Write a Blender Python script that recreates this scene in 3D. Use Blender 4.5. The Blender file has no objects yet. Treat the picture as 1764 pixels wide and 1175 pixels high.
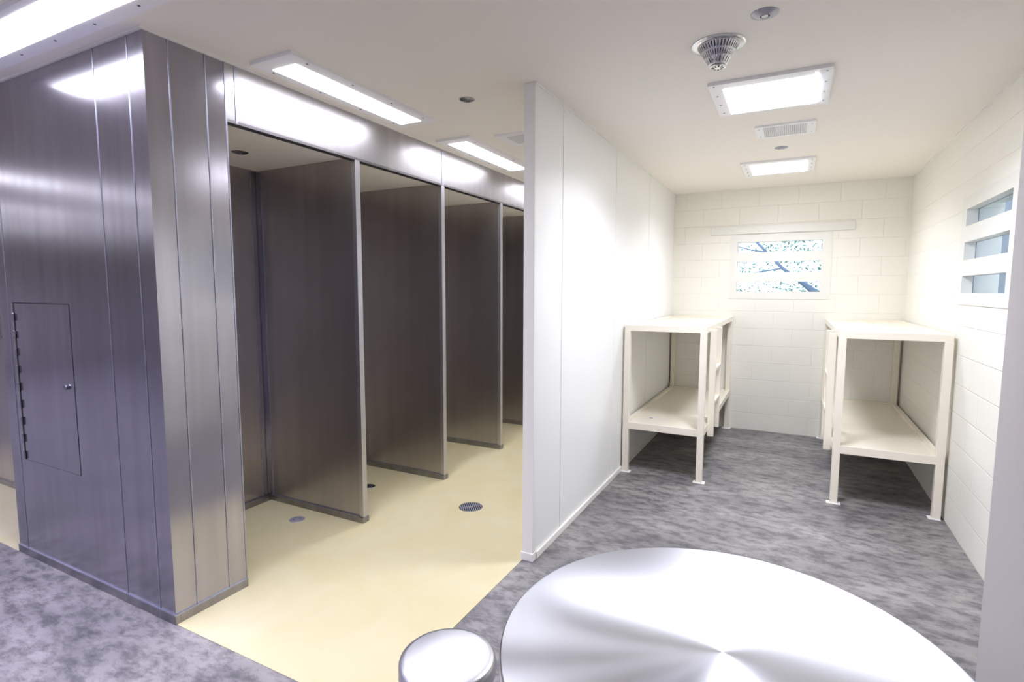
import bpy, bmesh, math, random
from mathutils import Vector, Matrix
random.seed(7)
PI = math.pi
C = bpy.context.scene.collection

# ------------------------------------------------------------------ camera
HC = 1.6398
cam_d = bpy.data.cameras.new('camera'); cam = bpy.data.objects.new('camera', cam_d); C.objects.link(cam)
YAW, PIT, ROL, FPX = -0.4785, 0.0936, 0.0023, 933.1
cam_d.sensor_width = 36.0; cam_d.lens = 36.0*FPX/1764.0
cam_d.clip_start = 0.02
fw = Vector((math.sin(YAW)*math.cos(PIT), math.cos(YAW)*math.cos(PIT), -math.sin(PIT)))
rt = Vector((math.cos(YAW), -math.sin(YAW), 0)); up = rt.cross(fw)
R_ = rt*math.cos(ROL)+up*math.sin(ROL); U_ = -rt*math.sin(ROL)+up*math.cos(ROL)
M = Matrix((R_, U_, -fw)).transposed().to_4x4(); M.translation = (0, 0, HC)
cam.matrix_world = M
bpy.context.scene.camera = cam

# ------------------------------------------------------------------ world, exposure, light levels
vs = bpy.context.scene.view_settings
vs.view_transform = 'Standard'; vs.look = 'None'; vs.gamma = 1.0; vs.use_curve_mapping = False
vs.exposure = 0.18
w = bpy.data.worlds.new('sky'); bpy.context.scene.world = w; w.use_nodes = True
bg = w.node_tree.nodes['Background']
bg.inputs[0].default_value = (0.78, 0.86, 1.0, 1); bg.inputs[1].default_value = 2.5
CELL_W, SHOWER_W, DAY_W = 36.0, 14.0, 50.0        # lamp powers
CELL_C = (0.82, 0.86, 1.0); SHOWER_C = (0.86, 0.87, 1.0); DAY_C = (0.78, 0.76, 1.0); REAR_C = (0.60, 0.60, 1.0)
LENS_E = 10.0

# ------------------------------------------------------------------ materials
def new_mat(name):
    m = bpy.data.materials.new(name); m.use_nodes = True
    nt = m.node_tree; b = nt.nodes['Principled BSDF']
    return m, nt, b
def N(nt, t, **kw):
    n = nt.nodes.new(t)
    for k, v in kw.items(): setattr(n, k, v)
    return n
def plain(name, col, rough=0.5, metal=0.0, bump=0.0, bscale=40.0, var=0.0):
    m, nt, b = new_mat(name)
    b.inputs['Roughness'].default_value = rough; b.inputs['Metallic'].default_value = metal
    tc = N(nt, 'ShaderNodeTexCoord')
    nz = N(nt, 'ShaderNodeTexNoise'); nz.inputs['Scale'].default_value = bscale; nz.inputs['Detail'].default_value = 3
    nt.links.new(tc.outputs['Object'], nz.inputs['Vector'])
    mix = N(nt, 'ShaderNodeMix', data_type='RGBA')
    mix.inputs[6].default_value = (*[c*(1-var) for c in col], 1); mix.inputs[7].default_value = (*col, 1)
    n2 = N(nt, 'ShaderNodeTexNoise'); n2.inputs['Scale'].default_value = 2.5; n2.inputs['Detail'].default_value = 4
    nt.links.new(tc.outputs['Object'], n2.inputs['Vector'])
    nt.links.new(n2.outputs['Fac'], mix.inputs[0]); nt.links.new(mix.outputs[2], b.inputs['Base Color'])
    if bump:
        bp = N(nt, 'ShaderNodeBump'); bp.inputs['Strength'].default_value = bump; bp.inputs['Distance'].default_value = 0.004
        nt.links.new(nz.outputs['Fac'], bp.inputs['Height']); nt.links.new(bp.outputs['Normal'], b.inputs['Normal'])
    return m
def emis(name, col, s):
    m, nt, b = new_mat(name)
    b.inputs['Base Color'].default_value = (.9, .9, .9, 1)
    b.inputs['Emission Color'].default_value = (*col, 1); b.inputs['Emission Strength'].default_value = s
    return m
def block_wall(name, horiz, col):
    """painted concrete block, running bond; horiz = 'X' or 'Y' is the wall's run"""
    m, nt, b = new_mat(name)
    b.inputs['Roughness'].default_value = 0.42
    tc = N(nt, 'ShaderNodeTexCoord'); sp = N(nt, 'ShaderNodeSeparateXYZ'); cb = N(nt, 'ShaderNodeCombineXYZ')
    nt.links.new(tc.outputs['Object'], sp.inputs[0])
    nt.links.new(sp.outputs[horiz], cb.inputs['X']); nt.links.new(sp.outputs['Z'], cb.inputs['Y'])
    br = N(nt, 'ShaderNodeTexBrick'); br.offset = 0.5; br.squash = 1.0
    br.inputs['Scale'].default_value = 1.0; br.inputs['Brick Width'].default_value = 0.4; br.inputs['Row Height'].default_value = 0.2
    br.inputs['Mortar Size'].default_value = 0.0045; br.inputs['Mortar Smooth'].default_value = 0.6
    nt.links.new(cb.outputs[0], br.inputs['Vector'])
    nz = N(nt, 'ShaderNodeTexNoise'); nz.inputs['Scale'].default_value = 90; nz.inputs['Detail'].default_value = 4
    nt.links.new(tc.outputs['Object'], nz.inputs['Vector'])
    b1 = N(nt, 'ShaderNodeBump'); b1.inputs['Strength'].default_value = 0.25; b1.inputs['Distance'].default_value = 0.003
    nt.links.new(nz.outputs['Fac'], b1.inputs['Height'])
    b2 = N(nt, 'ShaderNodeBump', invert=True); b2.inputs['Strength'].default_value = 0.55; b2.inputs['Distance'].default_value = 0.006
    nt.links.new(br.outputs['Fac'], b2.inputs['Height']); nt.links.new(b1.outputs['Normal'], b2.inputs['Normal'])
    nt.links.new(b2.outputs['Normal'], b.inputs['Normal'])
    b.inputs['Base Color'].default_value = (*col, 1)
    return m
def steel(name, col=(0.42, 0.405, 0.455), rough=0.19, streak=0.05, var=0.22):
    """vertically brushed, slightly stained stainless sheet"""
    m, nt, b = new_mat(name)
    b.inputs['Metallic'].default_value = 1.0
    tc = N(nt, 'ShaderNodeTexCoord')
    mp = N(nt, 'ShaderNodeMapping'); mp.inputs['Scale'].default_value = (160, 160, 1.3)
    nt.links.new(tc.outputs['Object'], mp.inputs[0])
    nz = N(nt, 'ShaderNodeTexNoise'); nz.inputs['Scale'].default_value = 1.0; nz.inputs['Detail'].default_value = 3
    nt.links.new(mp.outputs[0], nz.inputs['Vector'])
    mp2 = N(nt, 'ShaderNodeMapping'); mp2.inputs['Scale'].default_value = (14, 14, .5)
    nt.links.new(tc.outputs['Object'], mp2.inputs[0])
    n2 = N(nt, 'ShaderNodeTexNoise'); n2.inputs['Scale'].default_value = 1.0; n2.inputs['Detail'].default_value = 5
    nt.links.new(mp2.outputs[0], n2.inputs['Vector'])
    n3 = N(nt, 'ShaderNodeTexNoise'); n3.inputs['Scale'].default_value = 2.2; n3.inputs['Detail'].default_value = 6; n3.inputs['Distortion'].default_value = 0.1
    nt.links.new(tc.outputs['Object'], n3.inputs['Vector'])
    av = N(nt, 'ShaderNodeMath', operation='ADD'); nt.links.new(n2.outputs['Fac'], av.inputs[0]); nt.links.new(n3.outputs['Fac'], av.inputs[1])
    mr = N(nt, 'ShaderNodeMapRange'); mr.inputs['From Min'].default_value = 0.6; mr.inputs['From Max'].default_value = 1.4
    nt.links.new(av.outputs[0], mr.inputs['Value'])
    mix = N(nt, 'ShaderNodeMix', data_type='RGBA')
    mix.inputs[6].default_value = (*[c*(1-var) for c in col], 1); mix.inputs[7].default_value = (*[min(1, c*(1+var*.4)) for c in col], 1)
    nt.links.new(mr.outputs[0], mix.inputs[0]); nt.links.new(mix.outputs[2], b.inputs['Base Color'])
    rr = N(nt, 'ShaderNodeMapRange'); rr.inputs['To Min'].default_value = rough*1.12; rr.inputs['To Max'].default_value = rough*0.9
    nt.links.new(mr.outputs[0], rr.inputs['Value']); nt.links.new(rr.outputs[0], b.inputs['Roughness'])
    bp = N(nt, 'ShaderNodeBump'); bp.inputs['Strength'].default_value = streak; bp.inputs['Distance'].default_value = 0.002
    nt.links.new(nz.outputs['Fac'], bp.inputs['Height']); nt.links.new(bp.outputs['Normal'], b.inputs['Normal'])
    return m
def spun(name, rough=0.3, aniso=0.9, rot=0.0, col=(0.62, 0.62, 0.64)):
    """lathe-turned stainless: the fine rings run round the disc's own axis"""
    m, nt, b = new_mat(name)
    b.inputs['Metallic'].default_value = 1.0; b.inputs['Base Color'].default_value = (*col, 1)
    b.inputs['Roughness'].default_value = rough; b.inputs['Anisotropic'].default_value = aniso
    b.inputs['Anisotropic Rotation'].default_value = rot
    t = N(nt, 'ShaderNodeTangent', direction_type='RADIAL', axis='Z'); nt.links.new(t.outputs[0], b.inputs['Tangent'])
    tc = N(nt, 'ShaderNodeTexCoord'); ln = N(nt, 'ShaderNodeVectorMath', operation='LENGTH')
    mp = N(nt, 'ShaderNodeMapping'); mp.inputs['Scale'].default_value = (1, 1, 0)
    nt.links.new(tc.outputs['Object'], mp.inputs[0]); nt.links.new(mp.outputs[0], ln.inputs[0])
    nz = N(nt, 'ShaderNodeTexNoise', noise_dimensions='1D'); nz.inputs['Scale'].default_value = 500; nz.inputs['Detail'].default_value = 1
    nt.links.new(ln.outputs['Value'], nz.inputs['W'])
    mr = N(nt, 'ShaderNodeMapRange'); mr.inputs['To Min'].default_value = rough*0.95; mr.inputs['To Max'].default_value = rough*1.05
    nt.links.new(nz.outputs['Fac'], mr.inputs['Value']); nt.links.new(mr.outputs[0], b.inputs['Roughness'])
    return m
def concrete(name):
    m, nt, b = new_mat(name)
    tc = N(nt, 'ShaderNodeTexCoord')
    mp = N(nt, 'ShaderNodeMapping'); mp.inputs['Scale'].default_value = (1.0, 1.9, 1); mp.inputs['Rotation'].default_value = (0, 0, 0.25)
    nt.links.new(tc.outputs['Object'], mp.inputs[0])
    n1 = N(nt, 'ShaderNodeTexNoise'); n1.inputs['Scale'].default_value = 1.5; n1.inputs['Detail'].default_value = 8; n1.inputs['Roughness'].default_value = .62; n1.inputs['Distortion'].default_value = .15
    n2 = N(nt, 'ShaderNodeTexNoise'); n2.inputs['Scale'].default_value = 8.0; n2.inputs['Detail'].default_value = 8; n2.inputs['Roughness'].default_value = .7; n2.inputs['Distortion'].default_value = .15
    n3 = N(nt, 'ShaderNodeTexNoise'); n3.inputs['Scale'].default_value = 140; n3.inputs['Detail'].default_value = 3
    for n in (n1, n2): nt.links.new(mp.outputs[0], n.inputs['Vector'])
    nt.links.new(tc.outputs['Object'], n3.inputs['Vector'])
    r1 = N(nt, 'ShaderNodeValToRGB'); e = r1.color_ramp.elements
    e[0].position = .32; e[0].color = (.17, .162, .162, 1); e[1].position = .68; e[1].color = (.37, .347, .33, 1)
    nt.links.new(n1.outputs['Fac'], r1.inputs[0])
    r2 = N(nt, 'ShaderNodeValToRGB'); e = r2.color_ramp.elements
    e[0].position = .39; e[0].color = (.33, .33, .36, 1); e[1].position = .56; e[1].color = (1, 1, 1, 1)
    nt.links.new(n2.outputs['Fac'], r2.inputs[0])
    r3 = N(nt, 'ShaderNodeMapRange'); r3.inputs['To Min'].default_value = .8; r3.inputs['To Max'].default_value = 1.15
    nt.links.new(n3.outputs['Fac'], r3.inputs['Value'])
    mx = N(nt, 'ShaderNodeMix', data_type='RGBA', blend_type='MULTIPLY'); mx.inputs[0].default_value = .8
    nt.links.new(r1.outputs[0], mx.inputs[6]); nt.links.new(r2.outputs[0], mx.inputs[7])
    sc = N(nt, 'ShaderNodeVectorMath', operation='SCALE'); nt.links.new(mx.outputs[2], sc.inputs[0]); nt.links.new(r3.outputs[0], sc.inputs['Scale'])
    nt.links.new(sc.outputs[0], b.inputs['Base Color'])
    b.inputs['Roughness'].default_value = .5
    bp = N(nt, 'ShaderNodeBump'); bp.inputs['Strength'].default_value = .15; bp.inputs['Distance'].default_value = .002
    nt.links.new(n3.outputs['Fac'], bp.inputs['Height']); nt.links.new(bp.outputs['Normal'], b.inputs['Normal'])
    return m
def epoxy(name):
    m, nt, b = new_mat(name)
    tc = N(nt, 'ShaderNodeTexCoord')
    n1 = N(nt, 'ShaderNodeTexNoise'); n1.inputs['Scale'].default_value = 2.6; n1.inputs['Detail'].default_value = 6; n1.inputs['Distortion'].default_value = 1.0
    nt.links.new(tc.outputs['Object'], n1.inputs['Vector'])
    r = N(nt, 'ShaderNodeValToRGB'); e = r.color_ramp.elements
    e[0].position = .3; e[0].color = (.62, .55, .31, 1); e[1].position = .7; e[1].color = (.665, .60, .385, 1)
    nt.links.new(n1.outputs['Fac'], r.inputs[0]); nt.links.new(r.outputs[0], b.inputs['Base Color'])
    b.inputs['Roughness'].default_value = .33
    n3 = N(nt, 'ShaderNodeTexNoise'); n3.inputs['Scale'].default_value = 60; n3.inputs['Detail'].default_value = 2
    nt.links.new(tc.outputs['Object'], n3.inputs['Vector'])
    bp = N(nt, 'ShaderNodeBump'); bp.inputs['Strength'].default_value = .12; bp.inputs['Distance'].default_value = .003
    nt.links.new(n3.outputs['Fac'], bp.inputs['Height']); nt.links.new(bp.outputs['Normal'], b.inputs['Normal'])
    return m

CREAM = (0.91, 0.885, 0.79)
m_blockX = block_wall('painted_block_x', 'X', CREAM)
m_blockY = block_wall('painted_block_y', 'Y', CREAM)
m_paint = plain('cream_paint', (.90, .895, .86), .38, bump=.08, bscale=70)
m_ceil = plain('ceiling_plaster', (.91, .86, .78), .7, bump=.1, bscale=30)
m_dayw = plain('dayroom_paint', (.54, .51, .50), .5, bump=.25, bscale=14)
m_trim = plain('trim_paint', (.90, .88, .82), .35)
m_bunk = plain('bunk_enamel', (.93, .86, .72), .22)
m_frame = plain('fixture_enamel', (.92, .91, .91), .35)
m_winf = plain('window_enamel', (.84, .83, .76), .35)
m_steel = steel('brushed_steel')
m_steeld = steel('brushed_steel_partition', col=(.52, .49, .49), rough=.31, var=.14)
m_seam = steel('seam_steel', col=(.44, .45, .53), rough=.38, var=.2)
m_head = steel('header_steel', col=(.50, .485, .50), rough=.34, streak=.03, var=.2)
m_cap = steel('cap_steel', col=(.58, .57, .60), rough=.36, var=.15)
m_base = steel('base_steel', col=(.34, .33, .35), rough=.3, var=.4)
m_chrome = plain('polished_steel', (.66, .66, .68), .12, 1.0)
m_cone = plain('satin_steel', (.62, .62, .64), .25, 1.0)
m_disc = plain('brushed_disc', (.34, .34, .40), .35, 1.0)
m_plug = plain('drain_metal', (.36, .36, .42), .45, .3)
m_dark = plain('dark_gap', (.015, .015, .018), .8)
m_screw = plain('screw_steel', (.25, .25, .28), .35, 1.0)
m_grille = plain('grille_grey', (.74, .73, .72), .5)
m_back = plain('vent_backing', (.30, .30, .30), .7)
m_caulk = plain('white_caulk', (.88, .88, .86), .5)
m_conc = concrete('mottled_concrete')
m_epoxy = epoxy('yellow_epoxy')
m_table = spun('spun_steel_table', .33, .97, .25, (.40, .40, .42))
m_stool = spun('spun_steel_stool', .38, .0, 0, (.6, .6, .62))
m_lens = emis('lamp_lens', (.93, .93, 1.0), LENS_E)
m_blue = plain('blue_mark', (.02, .08, .6), .5)
m_bark = plain('bark', (.26, .31, .44), .9, bump=.5)
m_leaf = plain('leaf_green', (.30, .50, .40), .6, var=.4)
m_grass = plain('lawn', (.20, .28, .12), .9)
m_yard = block_wall('yard_block', 'Y', (.20, .22, .27))
m_glass, _nt, _b = new_mat('window_glass')
_b.inputs['Base Color'].default_value = (.86, .93, 1, 1); _b.inputs['Roughness'].default_value = 0.02
_b.inputs['Transmission Weight'].default_value = 1.0; _b.inputs['IOR'].default_value = 1.05

# ------------------------------------------------------------------ helpers
def box(bm, x0, x1, y0, y1, z0, z1, bev=0.0):
    b2 = bmesh.new()
    r = bmesh.ops.create_cube(b2, size=1)
    for v in b2.verts:
        v.co = Vector(((x0+x1)/2+v.co.x*(x1-x0), (y0+y1)/2+v.co.y*(y1-y0), (z0+z1)/2+v.co.z*(z1-z0)))
    if bev: bmesh.ops.bevel(b2, geom=b2.edges[:], offset=bev, segments=2, affect='EDGES', profile=.6)
    merge(bm, b2)
def merge(bm, b2):
    vm = {v: bm.verts.new(v.co) for v in b2.verts}
    for f in b2.faces:
        try: bm.faces.new([vm[v] for v in f.verts])
        except ValueError: pass
    b2.free()
def lathe(bm, prof, n=64, c=(0, 0, 0), skip=None):
    rings = []
    for (r, z) in prof:
        if r < 1e-6: rings.append([bm.verts.new((c[0], c[1], c[2]+z))]*n)
        else: rings.append([bm.verts.new((c[0]+r*math.cos(2*PI*i/n), c[1]+r*math.sin(2*PI*i/n), c[2]+z)) for i in range(n)])
    for k in range(len(rings)-1):
        for i in range(n):
            if skip and skip(k, i): continue
            j = (i+1) % n
            vs_ = [rings[k][i], rings[k][j], rings[k+1][j], rings[k+1][i]]
            u = []
            for v in vs_:
                if v not in u: u.append(v)
            if len(u) > 2:
                try: bm.faces.new(u)
                except ValueError: pass
def tube(bm, pts, rads, n=8):
    rings = []
    for k, p in enumerate(pts):
        p = Vector(p); a = Vector(pts[max(0, k-1)]); b = Vector(pts[min(len(pts)-1, k+1)])
        d = (b-a).normalized(); s = d.cross(Vector((0, 0.3, 1))).normalized(); t = d.cross(s)
        rings.append([bm.verts.new(p+(s*math.cos(2*PI*i/n)+t*math.sin(2*PI*i/n))*rads[k]) for i in range(n)])
    for k in range(len(rings)-1):
        for i in range(n):
            j = (i+1) % n; bm.faces.new([rings[k][i], rings[k][j], rings[k+1][j], rings[k+1][i]])
    bm.faces.new(rings[0]); bm.faces.new(rings[-1])
def obj(name, bm, mat, parent=None, smooth=False, solid=0.0):
    bmesh.ops.recalc_face_normals(bm, faces=bm.faces[:])
    me = bpy.data.meshes.new(name); bm.to_mesh(me); bm.free(); me.materials.append(mat)
    o = bpy.data.objects.new(name, me); C.objects.link(o)
    if smooth:
        for p in me.polygons: p.use_smooth = True
        me.set_sharp_from_angle(angle=math.radians(35))
    if solid:
        md = o.modifiers.new('thickness', 'SOLIDIFY'); md.thickness = solid; md.offset = 0
    if parent is not None:
        off = Vector((0, 0, 0)); q = parent
        while q is not None: off += q.location; q = q.parent
        me.transform(Matrix.Translation(-off)); o.parent = parent
    return o
def B(name, boxes, mat, parent=None, bev=0.0):
    bm = bmesh.new()
    for b in boxes: box(bm, *b, bev=bev)
    return obj(name, bm, mat, parent)
def tag(o, label, cat, group=None):
    o['label'] = label; o['category'] = cat
    if group: o['group'] = group
    return o
def thing(name, loc, label, cat, group=None):
    o = bpy.data.objects.new(name, None); C.objects.link(o); o.location = loc; o.empty_display_size = .1
    return tag(o, label, cat, group)
def struct(name, boxes, mat, bev=0.0, parent=None):
    o = B(name, boxes, mat, parent, bev)
    if parent is None: o['kind'] = 'structure'
    return o

# ------------------------------------------------------------------ dimensions
H = 2.8
XP, XP2, YP, YB = -1.339, -1.400, 2.850, 6.881    # cell partition, back wall
XR = 1.028                                        # cell's right wall
XS, YS, XL = -2.619, 1.478, -4.240                # steel wall
YO = 1.871                                        # first shower opening
XK = -3.578                                       # back of the stalls
ZH = 2.500                                        # header underside
X0, X1, Y0 = -15.0, .683, -5.0                      # dayroom extents

# ------------------------------------------------------------------ floor, ceiling, walls
struct('floor', [(X0, XR+.2, Y0-.2, YB+.2, -.15, 0)], m_conc)
bm = bmesh.new()
box(bm, XS, XP2, YS, YB, 0, .003); box(bm, XK-.02, XS, YO, YB, 0, .003); box(bm, -7.5, XL, YS-.005, 3.2, 0, .003)
o = obj('floor_shower', bm, m_epoxy); o['kind'] = 'structure'
struct('ceiling', [(X0-.2, XR+.2, Y0-.2, YB+.2, H, H+.15)], m_ceil)
struct('ceiling_stalls', [(XK, XS-.045, YO, YB, ZH+.012, H)], m_ceil)

def slotted(axis, c0, c1, a0, a1, z0, z1, holes):
    """boxes of a wall with rectangular holes stacked in z sharing one run range"""
    out = []
    h0, h1 = holes[0][0], holes[0][1]
    f = (lambda u0, u1, w0, w1: (u0, u1, c0, c1, w0, w1)) if axis == 'X' else (lambda u0, u1, w0, w1: (c0, c1, u0, u1, w0, w1))
    out.append(f(a0, h0, z0, z1)); out.append(f(h1, a1, z0, z1))
    zc = z0
    for (_, _, q0, q1) in sorted(holes, key=lambda h: h[2]):
        out.append(f(h0, h1, zc, q0)); zc = q1
    out.append(f(h0, h1, zc, z1))
    return out
SL = [(1.628, 1.744), (1.850, 1.972), (2.080, 2.197)]
WX0, WX1 = -.607, .250        # back window slots
WY0, WY1 = 3.885, 4.770       # right window slots
# back wall
struct('wall_back', slotted('X', YB, YB+.2, X0, XR+.2, 0, H, [(WX0-.02, WX1+.02, 1.60, 2.23)]), m_blockX)
struct('wall_right', slotted('Y', XR, XR+.2, 2.75, YB, 0, H, [(WY0-.02, WY1+.02, 1.60, 2.23)]), m_blockY)
struct('wall_dayroom_right', [(X1, XR+.2, Y0, 2.55, 0, H)], m_dayw, bev=.004)
struct('wall_return', [(XR, XR+.2, 2.55, 2.75, 0, H)], m_dayw)
struct('wall_rear', slotted('X', Y0-.2, Y0, X0, X1, 0, H, [(-6.3, -2.2, 1.0, 2.25)]), m_dayw)
struct('wall_dayroom_left', [(X0-.2, X0, Y0, YB, 0, H)], m_dayw)
struct('wall_alcove', [(-7.5, XL-.1, 3.2, 3.3, 0, H)], m_paint)
struct('wall_dayroom_front', [(X0, -7.5, YS, YS+.15, 0, H), (-7.6, -7.5, YS, 3.3, 0, H)], m_dayw)
struct('wall_alcove_side', [(XL-.05, XK-.06, YO, 3.3, 0, H), (XK-.2, XK-.06, 3.2, YB, 0, H)], m_paint)

# unseen window added in the rear dayroom wall to let in bluish daylight
rw = thing('window_rear_added', (-4.25, Y0, 1.0), 'wide unseen window added in the rear dayroom wall for bluish daylight', 'window'); rw['kind'] = 'structure'
fr = [(-6.3, -2.2, Y0-.12, Y0-.06, 1.0, 1.05), (-6.3, -2.2, Y0-.12, Y0-.06, 2.2, 2.25)]
for k in range(5): fr.append((-6.3+k*1.0125, -6.25+k*1.0125, Y0-.12, Y0-.06, 1.05, 2.2))
for z in (1.4, 1.8): fr.append((-6.25, -2.25, Y0-.12, Y0-.06, z, z+.06))
B('window_frame', fr, m_winf, rw)
B('pane', [(-6.26, -2.24, Y0-.095, Y0-.085, 1.04, 2.21)], m_glass, rw)
for k in ('label', 'category'): del rw[k]

# security windows with three slots
def sec_window(name, axis, face, a0, a1, b0, b1, out):
    # face = wall plane, plate covers b0..b1; out = +1, outside direction
    e = bpy.data.objects.new(name, None); C.objects.link(e); e['kind'] = 'structure'
    e.location = ((a0+a1)/2, face, 1.55) if axis == 'X' else (face, (a0+a1)/2, 1.55)
    holes = [(a0, a1, q0, q1) for q0, q1 in SL]
    # plate: raised 6 mm off the wall
    B('window_frame', slotted(axis, face-.006, face, b0, b1, 1.548, 2.283, holes), m_winf, e)
    # deep reveal behind the plate
    B('reveal', slotted(axis, face, face+.055, a0-.018, a1+.018, 1.602, 2.228, holes), m_winf, e)
    f = (lambda u0, u1, c0, c1, w0, w1: (u0, u1, c0, c1, w0, w1)) if axis == 'X' else (lambda u0, u1, c0, c1, w0, w1: (c0, c1, u0, u1, w0, w1))
    B('gasket', [f(a0-.01, a1+.01, face+.056, face+.060, q+s*.0-.0015, q+.0015) for q0, q1 in SL for s, q in ((0, q0), (1, q1))]
      + [f(u-.002, u+.002, face+.056, face+.060, q0, q1) for q0, q1 in SL for u in (a0, a1)], m_screw, e)
    B('pane', [f(a0-.015, a1+.015, face+.062, face+.070, 1.605, 2.225)], m_glass, e)
    return e
sec_window('window_1', 'X', YB, WX0, WX1, -.690, .345, 1)
sec_window('window_2', 'Y', XR, WY0, WY1, 3.775, 4.885, 1)
struct('trim_1', [(-.905, .545, YB-.018, YB, 2.292, 2.383)], m_winf, bev=.003)

# cell partition
pt = struct('wall_partition', [(XP2, XP, YP+.03, YB, 0, H)], m_paint)
B('end_cap', [(XP2-.004, XP+.004, YP, YP+.04, 0, H)], m_trim, pt, bev=.002)
B('end_foot', [(XP2-.012, XP+.008, YP-.008, YP+.05, 0, .05)], m_trim, pt, bev=.003)
for y in (3.285, 4.445, 5.60): B('seam', [(XP, XP+.0025, y-.004, y+.004, .05, H-.014)], m_trim, pt)
struct('baseboard_partition', [(XP, XP+.014, YP+.04, YB, 0, .045)], m_trim, bev=.004)
struct('trim_2', [(XP, XP+.010, YP, YB, H-.010, H)], m_trim)
struct('trim_3', [(XP+.012, XR-.012, YB-.010, YB, H-.010, H)], m_trim)
struct('trim_4', [(XR-.010, XR, 2.75, YB, H-.010, H)], m_trim)

# ------------------------------------------------------------------ steel wall
sw = struct('wall_steel', [(XL, XS, YS, YO, 0, H)], m_steel)
for i, x in enumerate((-4.128, -3.034, -2.745)):
    B('seam_strip', [(x-.003, x+.003, YS-.002, YS, .05, H-.01)], m_seam, sw)
for y in (1.588, 1.765): B('seam_strip', [(XS, XS+.003, y-.003, y+.003, .05, H-.01)], m_seam, sw)
B('corner_edge', [(XS-.002, XS+.0025, YO-.006, YO+.001, .05, H-.01)], m_seam, sw)
B('base_channel', [(XL-.006, XS+.006, YS-.006, YS+.02, 0, .048), (XS-.02, XS+.006, YS+.0201, YO, 0, .048)], m_base, sw, bev=.002)
B('base_lip', [(XL-.006, XS+.008, YS-.008, YS, .046, .051), (XS, XS+.008, YS+.0001, YO, .046, .051)], m_seam, sw)
struct('trim_5', [(X0, XS+.012, YS-.012, YS, H-.012, H), (XS, XS+.012, YS, YB, H-.012, H)], m_trim)

# access panel
ap = thing('access_panel', (-3.74, YS, .62), 'flush brushed steel access panel with a long hinge, low on the steel wall', 'access panel')
PX0, PX1, PZ0, PZ1 = -4.045, -3.428, .622, 1.556
B('recess', [(PX0-.026, PX1+.0015, YS-.0008, YS-.0002, PZ0-.003, PZ1+.006)], m_dark, ap)
B('panel_door', [(PX0, PX1, YS-.0025, YS-.0005, PZ0, PZ1)], m_steel, ap)
hg = B('hinge_leaf', [(PX0-.034, PX0-.016, YS-.005, YS-.001, PZ0, PZ1)], m_steeld, ap)
nk = 18
for k in range(nk):
    z0 = PZ0+(PZ1-PZ0)*k/nk; z1 = PZ0+(PZ1-PZ0)*(k+1)/nk
    if k % 2 == 0:
        B('hinge_knuckle', [(PX0-.020, PX0-.002, YS-.014, YS-.003, z0+.002, z1-.002)], m_steel, ap, bev=.004)
bm = bmesh.new(); lathe(bm, [(0, .0), (.013, .0), (.015, .003), (.015, .010), (.011, .014), (0, .014)], 20)
bmesh.ops.rotate(bm, verts=bm.verts[:], matrix=Matrix.Rotation(PI/2, 3, 'X')); bmesh.ops.translate(bm, verts=bm.verts[:], vec=(-3.497, YS-.0025, 1.108))
lk = obj('lock', bm, m_screw, ap, smooth=True)

# stall back wall, header, dividers
struct('wall_stall_back', [(XK-.06, XK, YO, YB, 0, H)], m_steeld)
B('base_channel', [(XK, XK+.02, YO, YB, .003, .05)], m_base, bpy.data.objects['wall_stall_back'], bev=.002)
hd = struct('wall_header', [(XS-.045, XS, YO, YB, ZH, H)], m_head)
B('lower_lip', [(XS-.05, XS+.002, YO, YB, ZH-.004, ZH+.012)], m_base, hd)
for y, wd in ((1.927, .005), (3.80, .016), (5.85, .016)):
    B('seam_strip', [(XS, XS+.003, y-wd, y+wd, ZH, H-.012)], m_seam, hd)

DY = (2.806, 3.799, 4.815, 5.835)
lab = ('steel shower partition nearest the steel corner wall, widest in view',
       'second steel shower partition back from the steel corner wall',
       'third steel shower partition back, standing beyond the round floor drain',
       'farthest steel shower partition, a narrow strip beside the white cell wall')
def divider():
    t = thing('shower_partition', (XS, 0, 0), lab[0], 'partition', 'steel shower partitions')
    B('panel', [(XK, XS-.03, -.019, .019, .003, ZH+.01)], m_steeld, t)
    B('edge_cap', [(XS-.032, XS+.002, -.022, .022, .003, ZH)], m_cap, t, bev=.002)
    B('base_channel', [(XK, XS+.006, -.030, .030, .003, .045)], m_base, t, bev=.003)
    B('base_lip', [(XK, XS-.03, -.031, -.018, .045, .050)], m_seam, t)
    B('corner_angle', [(XK, XK+.004, -.085, -.019, .05, ZH), (XK, XK+.035, -.023, -.019, .05, ZH)], m_steel, t)
    B('corner_seam', [(XK, XK+.007, -.088, -.083, .05, ZH), (XK+.033, XK+.038, -.026, -.019, .05, ZH)], m_seam, t)
    return t
def copy_tree(o, parent=None):
    c = o.copy(); C.objects.link(c); c.parent = parent
    for ch in [q for q in bpy.data.objects if q.parent == o]: copy_tree(ch, c)
    return c
d0 = divider(); d0.location.y = DY[0]
for k in (1, 2, 3):
    d = copy_tree(d0); d.location.y = DY[k]; d['label'] = lab[k]

# left alcove: half-height steel wall, pale wall above
hw = struct('wall_alcove_low', [(-7.5, XL, 1.965, 2.06, 0, 1.242)], m_steeld)
B('base_channel', [(-7.5, XL, 1.955, 1.965, .003, .045)], m_base, hw)

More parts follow.
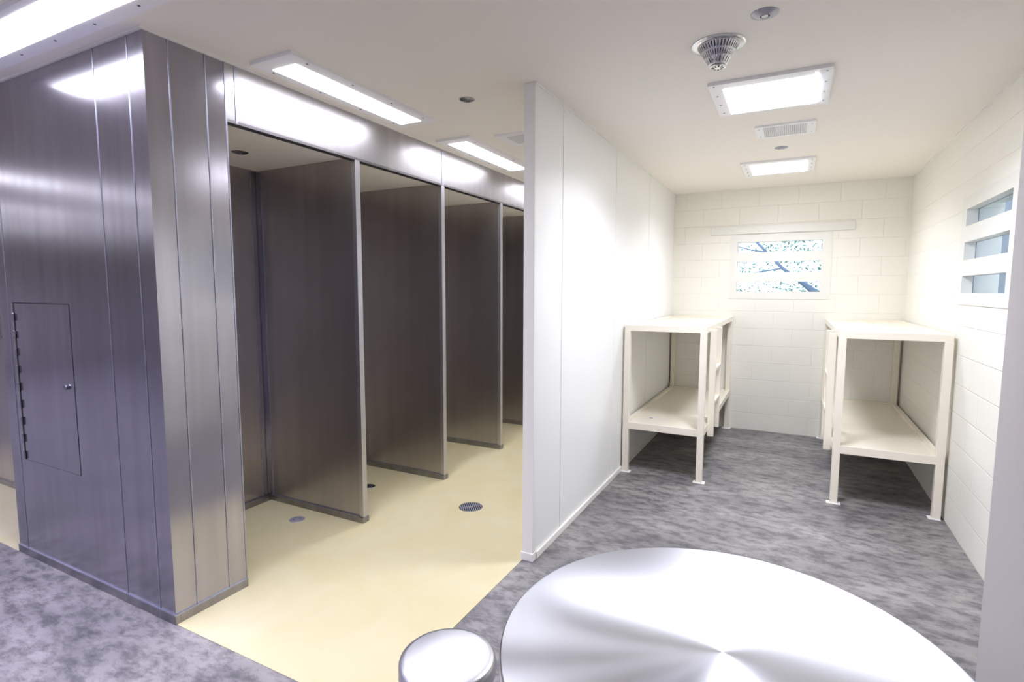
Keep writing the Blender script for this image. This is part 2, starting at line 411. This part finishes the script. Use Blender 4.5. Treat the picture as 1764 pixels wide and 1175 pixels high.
# ------------------------------------------------------------------ ceiling fixtures
def area(name, x, y, z, sx, sy, watts, col, parent, spread=145):
    l = bpy.data.lights.new(name, 'AREA'); l.shape = 'RECTANGLE'; l.size = sx; l.size_y = sy; l.energy = watts; l.color = col
    l.spread = math.radians(spread)
    o = bpy.data.objects.new(name, l); C.objects.link(o); o.parent = parent
    o.location = Vector((x, y, z))-Vector(parent.location)
    return o
def fixture(x0, x1, y0, y1, lx0, lx1, ly0, ly1, screws, label, watts, col, group, film=False):
    t = thing('ceiling_light', ((x0+x1)/2, (y0+y1)/2, H), label, 'ceiling light', group)
    T = .018
    B('frame', [(x0, lx0, y0, y1, H-T, H), (lx1, x1, y0, y1, H-T, H), (lx0, lx1, y0, ly0, H-T, H), (lx0, lx1, ly1, y1, H-T, H)], m_frame, t)
    B('diffuser', [(lx0, lx1, ly0, ly1, H-.0215, H-.001)], m_lens, t, bev=.004)
    for (sx, sy) in screws:
        bm = bmesh.new(); lathe(bm, [(0, -.0035), (.004, -.003), (.0065, 0), (0, 0)], 12, (sx, sy, H-T))
        obj('screw', bm, m_screw, t, smooth=True)
    area('lamp', (lx0+lx1)/2, (ly0+ly1)/2, H-.0235, lx1-lx0-.01, ly1-ly0-.01, watts, col, t)
    return t
G = 'recessed ceiling lights'
a = fixture(-.486, .128, 3.318, 3.920, -.414, .062, 3.400, 3.884,
        [(-.455, 3.344), (-.455, 3.51), (-.455, 3.678), (-.455, 3.848), (.102, 3.362), (.102, 3.528), (.102, 3.700), (.102, 3.860)],
        'square ceiling light with clear film along its right edge, nearer one over the cell', CELL_W, CELL_C, G)
# protective film left on the right edge
bm = bmesh.new(); nx, ny = 14, 30; g = []
for i in range(nx+1):
    row = []
    for j in range(ny+1):
        u = i/nx; v = j/ny
        row.append(bm.verts.new((.045+.088*u, 3.312+.60*v, H-.0285-.004*math.sin(9*v+3*u)*math.sin(14*u+5*v)-random.uniform(0, .003))))
    g.append(row)
for i in range(nx):
    for j in range(ny): bm.faces.new([g[i][j], g[i+1][j], g[i+1][j+1], g[i][j+1]])
m_film, nt_, b_ = new_mat('clear_film')
b_.inputs['Base Color'].default_value = (.95, .97, 1, 1); b_.inputs['Roughness'].default_value = .08; b_.inputs['Alpha'].default_value = .27; b_.inputs['IOR'].default_value = 1.5
fo = obj('protective_film', bm, m_film, a, smooth=True); fo['label'] = 'crinkled clear plastic film'
fixture(-.490, .115, 5.452, 6.085, -.415, .055, 5.540, 5.985, [(-.455, y) for y in (5.50, 5.67, 5.84, 6.01)]+[(.087, y) for y in (5.50, 5.67, 5.84, 6.01)],
        'square ceiling light near the back wall, farther one over the cell', CELL_W*.5, CELL_C, G)
sy = (2.070, 2.392, 2.720, 3.040)
fixture(-2.525, -2.223, 1.947, 3.150, -2.470, -2.300, 2.040, 3.085, [(-2.500, y) for y in sy]+[(-2.250, y) for y in sy],
        'long narrow ceiling light beside the bright steel header, nearer one of the shower aisle', SHOWER_W, SHOWER_C, G)
sy = tuple(y+1.64 for y in sy)
fixture(-2.525, -2.223, 3.577, 4.790, -2.470, -2.300, 3.665, 4.725, [(-2.500, y) for y in sy]+[(-2.250, y) for y in sy],
        'long narrow ceiling light partly behind the white cell wall', SHOWER_W, SHOWER_C, G)
fixture(-2.525, -2.223, 5.35, 6.55, -2.470, -2.300, 5.44, 6.48, [], 'long narrow shower ceiling light hidden behind the white cell wall', SHOWER_W*.8, SHOWER_C, G)
fixture(-3.85, -1.45, 1.115, 1.392, -3.78, -1.52, 1.150, 1.316, [(x, 1.352) for x in (-3.72, -3.409, -3.079, -2.739, -2.405, -2.07, -1.75)],
        'long ceiling light cut off at the top left corner, over the dayroom side', DAY_W*.72, DAY_C, G)
for yy in (-.75, -2.6):  # unseen lamps added behind the camera to brighten the near dayroom floor
    fixture(-5.2, -1.6, yy-.14, yy+.14, -5.12, -1.68, yy-.085, yy+.085, [], 'long unseen ceiling light added behind the camera to brighten the near floor', DAY_W*1.3, REAR_C, G)

for xx in (-7.3, -10.0, -12.7):
    fixture(xx-.14, xx+.14, -4.0, 1.2, xx-.085, xx+.085, -3.92, 1.12, [], 'long ceiling light in the far left of the dayroom, out of frame', DAY_W*1.2, REAR_C, G)

def sprinkler(x, y, z, r, label, mat=m_disc):
    t = thing('sprinkler_head', (x, y, z), label, 'sprinkler', 'concealed ceiling sprinklers')
    bm = bmesh.new(); lathe(bm, [(0, 0), (r, 0), (r, -.002), (r*.9, -.005), (r*.36, -.012), (r*.34, -.012), (r*.34, -.008), (0, -.008)], 40, (x, y, z)); obj('cover_plate', bm, mat, t, smooth=True)
    bm = bmesh.new(); lathe(bm, [(0, -.013), (r*.24, -.013), (r*.27, -.010), (r*.27, -.008), (0, -.008)], 28, (x, y, z)); obj('nozzle', bm, m_chrome, t, smooth=True)
    bm = bmesh.new(); lathe(bm, [(r*.27, -.0085), (r*.34, -.0085)], 28, (x, y, z)); obj('gap_ring', bm, m_dark, t, solid=.0006)
    return t
sprinkler(-.162, 2.613, H, .055, 'grey metal disc sprinkler on the ceiling, topmost, nearest the slotted cone')
sprinkler(-.147, 5.035, H, .050, 'small grey disc sprinkler on the ceiling between the white vent and the far square light')
sprinkler(-1.828, 2.920, H, .047, 'grey disc sprinkler on the ceiling over the shower aisle')
sprinkler(-3.178, 2.352, ZH+.012, .050, 'dark round sprinkler in the ceiling of the first shower stall', m_screw)

# slotted cone guard
cg = thing('cone_guard', (-.372, 2.835, H), 'polished steel slotted cone guard hanging from the ceiling', 'ceiling guard')
bm = bmesh.new(); lathe(bm, [(.092, 0), (.121, 0), (.122, -.003), (.118, -.006), (.094, -.007), (.090, -.004), (.092, 0)], 72, (-.372, 2.835, H)); obj('flange', bm, m_chrome, cg, smooth=True)
prof = []
zt, zb, rtop, rbot = -.006, -.098, .094, .036
rows = [0, .06, .30, .38, .60, .68, .90, 1.0]
for q in rows: prof.append((rtop+(rbot-rtop)*q, zt+(zb-zt)*q))
NS = 38
bm = bmesh.new()
lathe(bm, prof, NS*3, (-.372, 2.835, H), skip=lambda k, i: (k in (1, 3, 5)) and ((i % 3 == 0) if k < 5 else (i % 6 == 0 or i % 6 == 1)))
obj('slotted_cone', bm, m_cone, cg, smooth=True, solid=.0012)
bm = bmesh.new()
lathe(bm, [(.036, 0), (.037, -.004), (.033, -.008), (.027, -.008), (.014, -.009), (.010, -.009), (0, -.009)], 36, (-.372, 2.835, H-.098), skip=lambda k, i: k == 3 and i % 4 < 2)
obj('tip', bm, m_chrome, cg, smooth=True, solid=.001)
bm = bmesh.new(); lathe(bm, [(0, -.012), (.026, -.012), (.078, -.004), (.082, 0), (0, 0)], 32, (-.372, 2.835, H)); obj('dark_liner', bm, m_dark, cg)

def vent(x0, x1, y0, y1, bx, by, label, screws=True):
    t = thing('ceiling_vent', ((x0+x1)/2, (y0+y1)/2, H), label, 'vent', 'ceiling vents')
    B('frame', [(x0, x0+bx, y0, y1, H-.012, H), (x1-bx, x1, y0, y1, H-.012, H), (x0+bx, x1-bx, y0, y0+by, H-.012, H), (x0+bx, x1-bx, y1-by, y1, H-.012, H)], m_frame, t)
    B('backing', [(x0+bx, x1-bx, y0+by, y1-by, H-.004, H)], m_back, t)
    n = int((x1-x0-2*bx)/.0125); m = int((y1-y0-2*by)/.0125)
    bb = [(x0+bx+(x1-x0-2*bx)*(k+.2)/n, x0+bx+(x1-x0-2*bx)*(k+.8)/n, y0+by, y1-by, H-.010, H-.006) for k in range(n)]
    bb += [(x0+bx, x1-bx, y0+by+(y1-y0-2*by)*(k+.2)/m, y0+by+(y1-y0-2*by)*(k+.8)/m, H-.0095, H-.0055) for k in range(m)]
    B('grille', bb, m_grille, t)
    if screws:
        for sx in (x0+bx*.45, x1-bx*.45):
            for s_ in (y0+.06, y1-.06):
                bm = bmesh.new(); lathe(bm, [(0, -.003), (.005, -.0025), (.006, 0), (0, 0)], 12, (sx, s_, H-.012)); obj('screw', bm, m_grille, t, smooth=True)
vent(-.302, .082, 4.315, 4.630, .055, .028, 'white ceiling vent with grey grille between the two square cell lights')
vent(-2.045, -1.735, 3.66, 3.98, .06, .05, 'pale square vent on the ceiling over the shower aisle', False)

# ------------------------------------------------------------------ floor drains
fd = thing('floor_drain', (-2.103, 3.382, .003), 'round dark slotted floor drain in the middle of the yellow floor', 'floor drain')
R0 = .088
bm = bmesh.new(); lathe(bm, [(R0-.008, .0015), (R0, .002), (R0+.002, .0), (R0-.008, 0), (R0-.008, .0015)], 48, (-2.103, 3.382, .003)); obj('rim', bm, m_disc, fd, smooth=True)
bm = bmesh.new(); lathe(bm, [(0, .0005), (R0-.006, .0005)], 48, (-2.103, 3.382, .003)); obj('well', bm, m_dark, fd, solid=.0006)
ROT = math.radians(-50)
bm = bmesh.new()
for k in range(11):
    u = -R0+.014+k*(2*R0-.028)/10; h = math.sqrt(max(1e-6, (R0-.006)**2-u*u))
    box(bm, -h, h, u-.0032, u+.0032, .0035, .0052)
box(bm, -.005, .005, -.012, .012, .0052, .0065)
bmesh.ops.rotate(bm, verts=bm.verts[:], matrix=Matrix.Rotation(ROT, 3, 'Z')); bmesh.ops.translate(bm, verts=bm.verts[:], vec=(-2.103, 3.382, 0))
obj('grate_bars', bm, m_plug, fd)
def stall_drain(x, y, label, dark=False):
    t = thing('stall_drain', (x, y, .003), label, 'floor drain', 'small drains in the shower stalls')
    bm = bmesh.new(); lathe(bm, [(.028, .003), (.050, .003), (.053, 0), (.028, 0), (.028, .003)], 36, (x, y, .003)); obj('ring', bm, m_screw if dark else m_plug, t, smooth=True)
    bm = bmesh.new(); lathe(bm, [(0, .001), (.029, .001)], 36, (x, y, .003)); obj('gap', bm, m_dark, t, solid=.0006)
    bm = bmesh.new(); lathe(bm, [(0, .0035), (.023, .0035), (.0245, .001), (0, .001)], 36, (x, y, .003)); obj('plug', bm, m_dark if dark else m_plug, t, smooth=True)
stall_drain(-3.085, 2.612, 'small grey round drain on the floor of the first shower stall')
stall_drain(-3.085, 3.352, 'dark drain half hidden behind the edge of the nearest shower partition', True)

# ------------------------------------------------------------------ bunks
def bunk(xw, xa, y0, y1, label, blue=None):
    """xw = wall side, xa = aisle side"""
    s = 1 if xa > xw else -1
    lo, hi = min(xw, xa), max(xw, xa)
    t = thing('bunk_bed', ((xw+xa)/2, (y0+y1)/2, 0), label, 'bunk bed', 'steel bunk beds')
    P = .052; ZT = 1.336; ZL = .462; y0_, y1_ = y0, y1
    for X in ((lo, lo+P), (hi-P, hi)):
        for Y in ((y0, y0+P), (y1-P, y1)):
            lg = B('leg', [(X[0], X[1], Y[0], Y[1], .004, ZT-.05)], m_bunk, t, bev=.003)
            B('foot_plate', [(X[0]-(.022 if X[0] != lo or s < 0 else .0), X[1]+(.022 if X[0] == lo or s > 0 else .0), Y[0]-.015, Y[1], 0, .006)], m_caulk, lg, bev=.001)
    def deck(nm, z, rail, P2):
        lo, hi, y0, y1 = min(xw, xa)+.0015, max(xw, xa)-.0015, y0_+.0015, y1_-.0015
        B(nm+'_frame', [(lo, hi, y0, y0+P2, z-rail, z), (lo, hi, y1-P2, y1, z-rail, z), (lo, lo+P2, y0+P2, y1-P2, z-rail, z), (hi-P2, hi, y0+P2, y1-P2, z-rail, z)], m_bunk, t, bev=.003)
        B(nm, [(lo+P2, hi-P2, y0+P2, y1-P2, z-.022, z-.018)], m_bunk, t)
    deck('upper_deck', ZT, .052, .04)
    deck('lower_deck', ZL, .062, .04)
    # weld seam ribs across the pan
    # ladder on the aisle side
    la = B('ladder', [], m_bunk, t) if False else None
    x_in = xa-.004*s; x_out = xa+.052*s
    a_, b_2 = min(x_in, x_out), max(x_in, x_out)
    yr = (y0+.24, y0+.62)
    lad = B('ladder_rail', [(a_, b_2, yr[0], yr[0]+.020, .355, ZT-.030)], m_bunk, t, bev=.009)
    B('ladder_rail', [(a_, b_2, yr[1], yr[1]+.020, .355, ZT-.030)], m_bunk, t, bev=.009)
    for z in (.965, .670):
        B('ladder_step', [(a_+.002, b_2-.002, yr[0]+.018, yr[1]+.002, z-.028, z)], m_bunk, t, bev=.003)
    return t
b1 = bunk(XP+.016, -.628, 4.725, YB-.004, 'cream steel bunk bed on the left, against the smooth white partition')
bm = bmesh.new(); box(bm, -1.155, -1.128, 5.045, 5.062, .444, .4455)
mk = obj('blue_tape', bm, m_blue, b1); mk['label'] = 'tiny blue mark on the lower deck'
b2 = bunk(1.006, .315, 4.748, YB-.004, 'cream steel bunk bed on the right, against the painted block wall')

# ------------------------------------------------------------------ table and stool
TX, TY, TR, TZ = -.1177, 1.3756, .5584, .74
tb = thing('mess_table', (TX, TY, 0), 'large round spun stainless steel table in the foreground', 'table')
bm = bmesh.new()
lathe(bm, [(0, 0), (.02, 0), (.2, 0), (.4, 0), (TR-.010, 0), (TR-.004, -.001), (TR, -.005), (TR, -.036), (TR-.004, -.040), (TR-.015, -.040), (TR-.015, -.034), (0, -.034)], 160)
top = obj('tabletop', bm, m_table, None, smooth=True); top.parent = tb; top.location = (0, 0, TZ)
bm = bmesh.new(); lathe(bm, [(0, TZ-.034), (.16, TZ-.034), (.16, TZ-.042), (.06, TZ-.05), (.055, .03), (.09, .012), (.18, .010), (.18, 0), (0, 0)], 48, (TX, TY, 0)); obj('pedestal', bm, m_steel, tb, smooth=True)
SX, SY, SR, SZ = -.945, 1.372, .157, .46
st = thing('stool', (SX, SY, 0), 'small round stainless steel stool left of the big round table', 'stool')
bm = bmesh.new()
prof = [(0, 0), (.05, 0), (SR-.022, -.0005), (SR-.010, -.003), (SR-.003, -.009), (SR, -.018), (SR, -.056), (SR-.004, -.060), (SR-.012, -.060), (SR-.012, -.050), (0, -.050)]
lathe(bm, prof, 96); so = obj('seat', bm, m_stool, None, smooth=True); so.parent = st; so.location = (0, 0, SZ)
bm = bmesh.new(); lathe(bm, [(0, SZ-.050), (.09, SZ-.050), (.09, SZ-.058), (.040, SZ-.066), (.038, .025), (.06, .010), (.11, .008), (.11, 0), (0, 0)], 40, (SX, SY, 0)); obj('post', bm, m_steel, st, smooth=True)

# ------------------------------------------------------------------ outside the windows
struct('ground', [(-12, 14, YB+.3, 30, -.4, -.2), (XR+.25, 8, 2.8, YB+.3, -.4, -.2), (-12, 8, -14, Y0-.3, -.4, -.2)], m_grass)
struct('wall_yard', [(2.6, 2.8, 3.0, 12, -.2, 4.2)], m_yard)
tr = thing('tree', (2.3, 10.6, -.2), 'tree with blue-grey branches and green leaves outside the back slotted window', 'tree')
def unp(px, py, Y):
    d = fw+R_*((px-882)/FPX)-U_*((py-587.5)/FPX); k = Y/d.y
    return Vector((0, 0, HC))+d*k
bm = bmesh.new()
L1 = [unp(1490, 540, 10.5), unp(1440, 522, 10.45), unp(1400, 501, 10.4), unp(1378, 484, 10.35), unp(1349, 463, 10.3), unp(1319, 433, 10.3), unp(1303, 417, 10.3), unp(1285, 395, 10.35)]
tube(bm, [Vector((2.3, 10.6, -.2)), Vector((2.2, 10.6, .9))]+L1, [.16, .13, .09, .07, .055, .04, .028, .022, .02, .012])
tube(bm, [Vector((2.2, 10.6, .9)), Vector((2.35, 10.8, 2.2)), Vector((2.0, 11, 3.4)), Vector((2.2, 11, 4.4))], [.12, .09, .06, .02])
tube(bm, [unp(1349, 462, 10.3), unp(1325, 466, 10.32), unp(1303, 469, 10.35), unp(1272, 474, 10.4)], [.016, .014, .010, .006])
tube(bm, [unp(1319, 434, 10.3), unp(1296, 431, 10.3), unp(1271, 425, 10.3), unp(1250, 420, 10.3)], [.014, .012, .010, .006])
obj('trunk', bm, m_bark, tr, smooth=True)
bm = bmesh.new()
def leaf(p, s):
    a = random.uniform(0, 2*PI); n = Vector((random.uniform(-1, 1), random.uniform(-1, 1), random.uniform(-1, 1))).normalized()
    u = n.orthogonal().normalized(); v = n.cross(u); q = u*math.cos(a)+v*math.sin(a); r_ = n.cross(q)
    bm.faces.new([bm.verts.new(p-q*s), bm.verts.new(p+r_*s*.45), bm.verts.new(p+q*s), bm.verts.new(p-r_*s*.45)])
for k in range(700):
    c = Vector((random.uniform(-2.6, 3.2), random.uniform(10.2, 12.2), random.uniform(.9, 4.4)))
    for j in range(14): leaf(c+Vector((random.gauss(0, .14), random.gauss(0, .14), random.gauss(0, .10))), random.uniform(.02, .045))
obj('foliage', bm, m_leaf, tr)
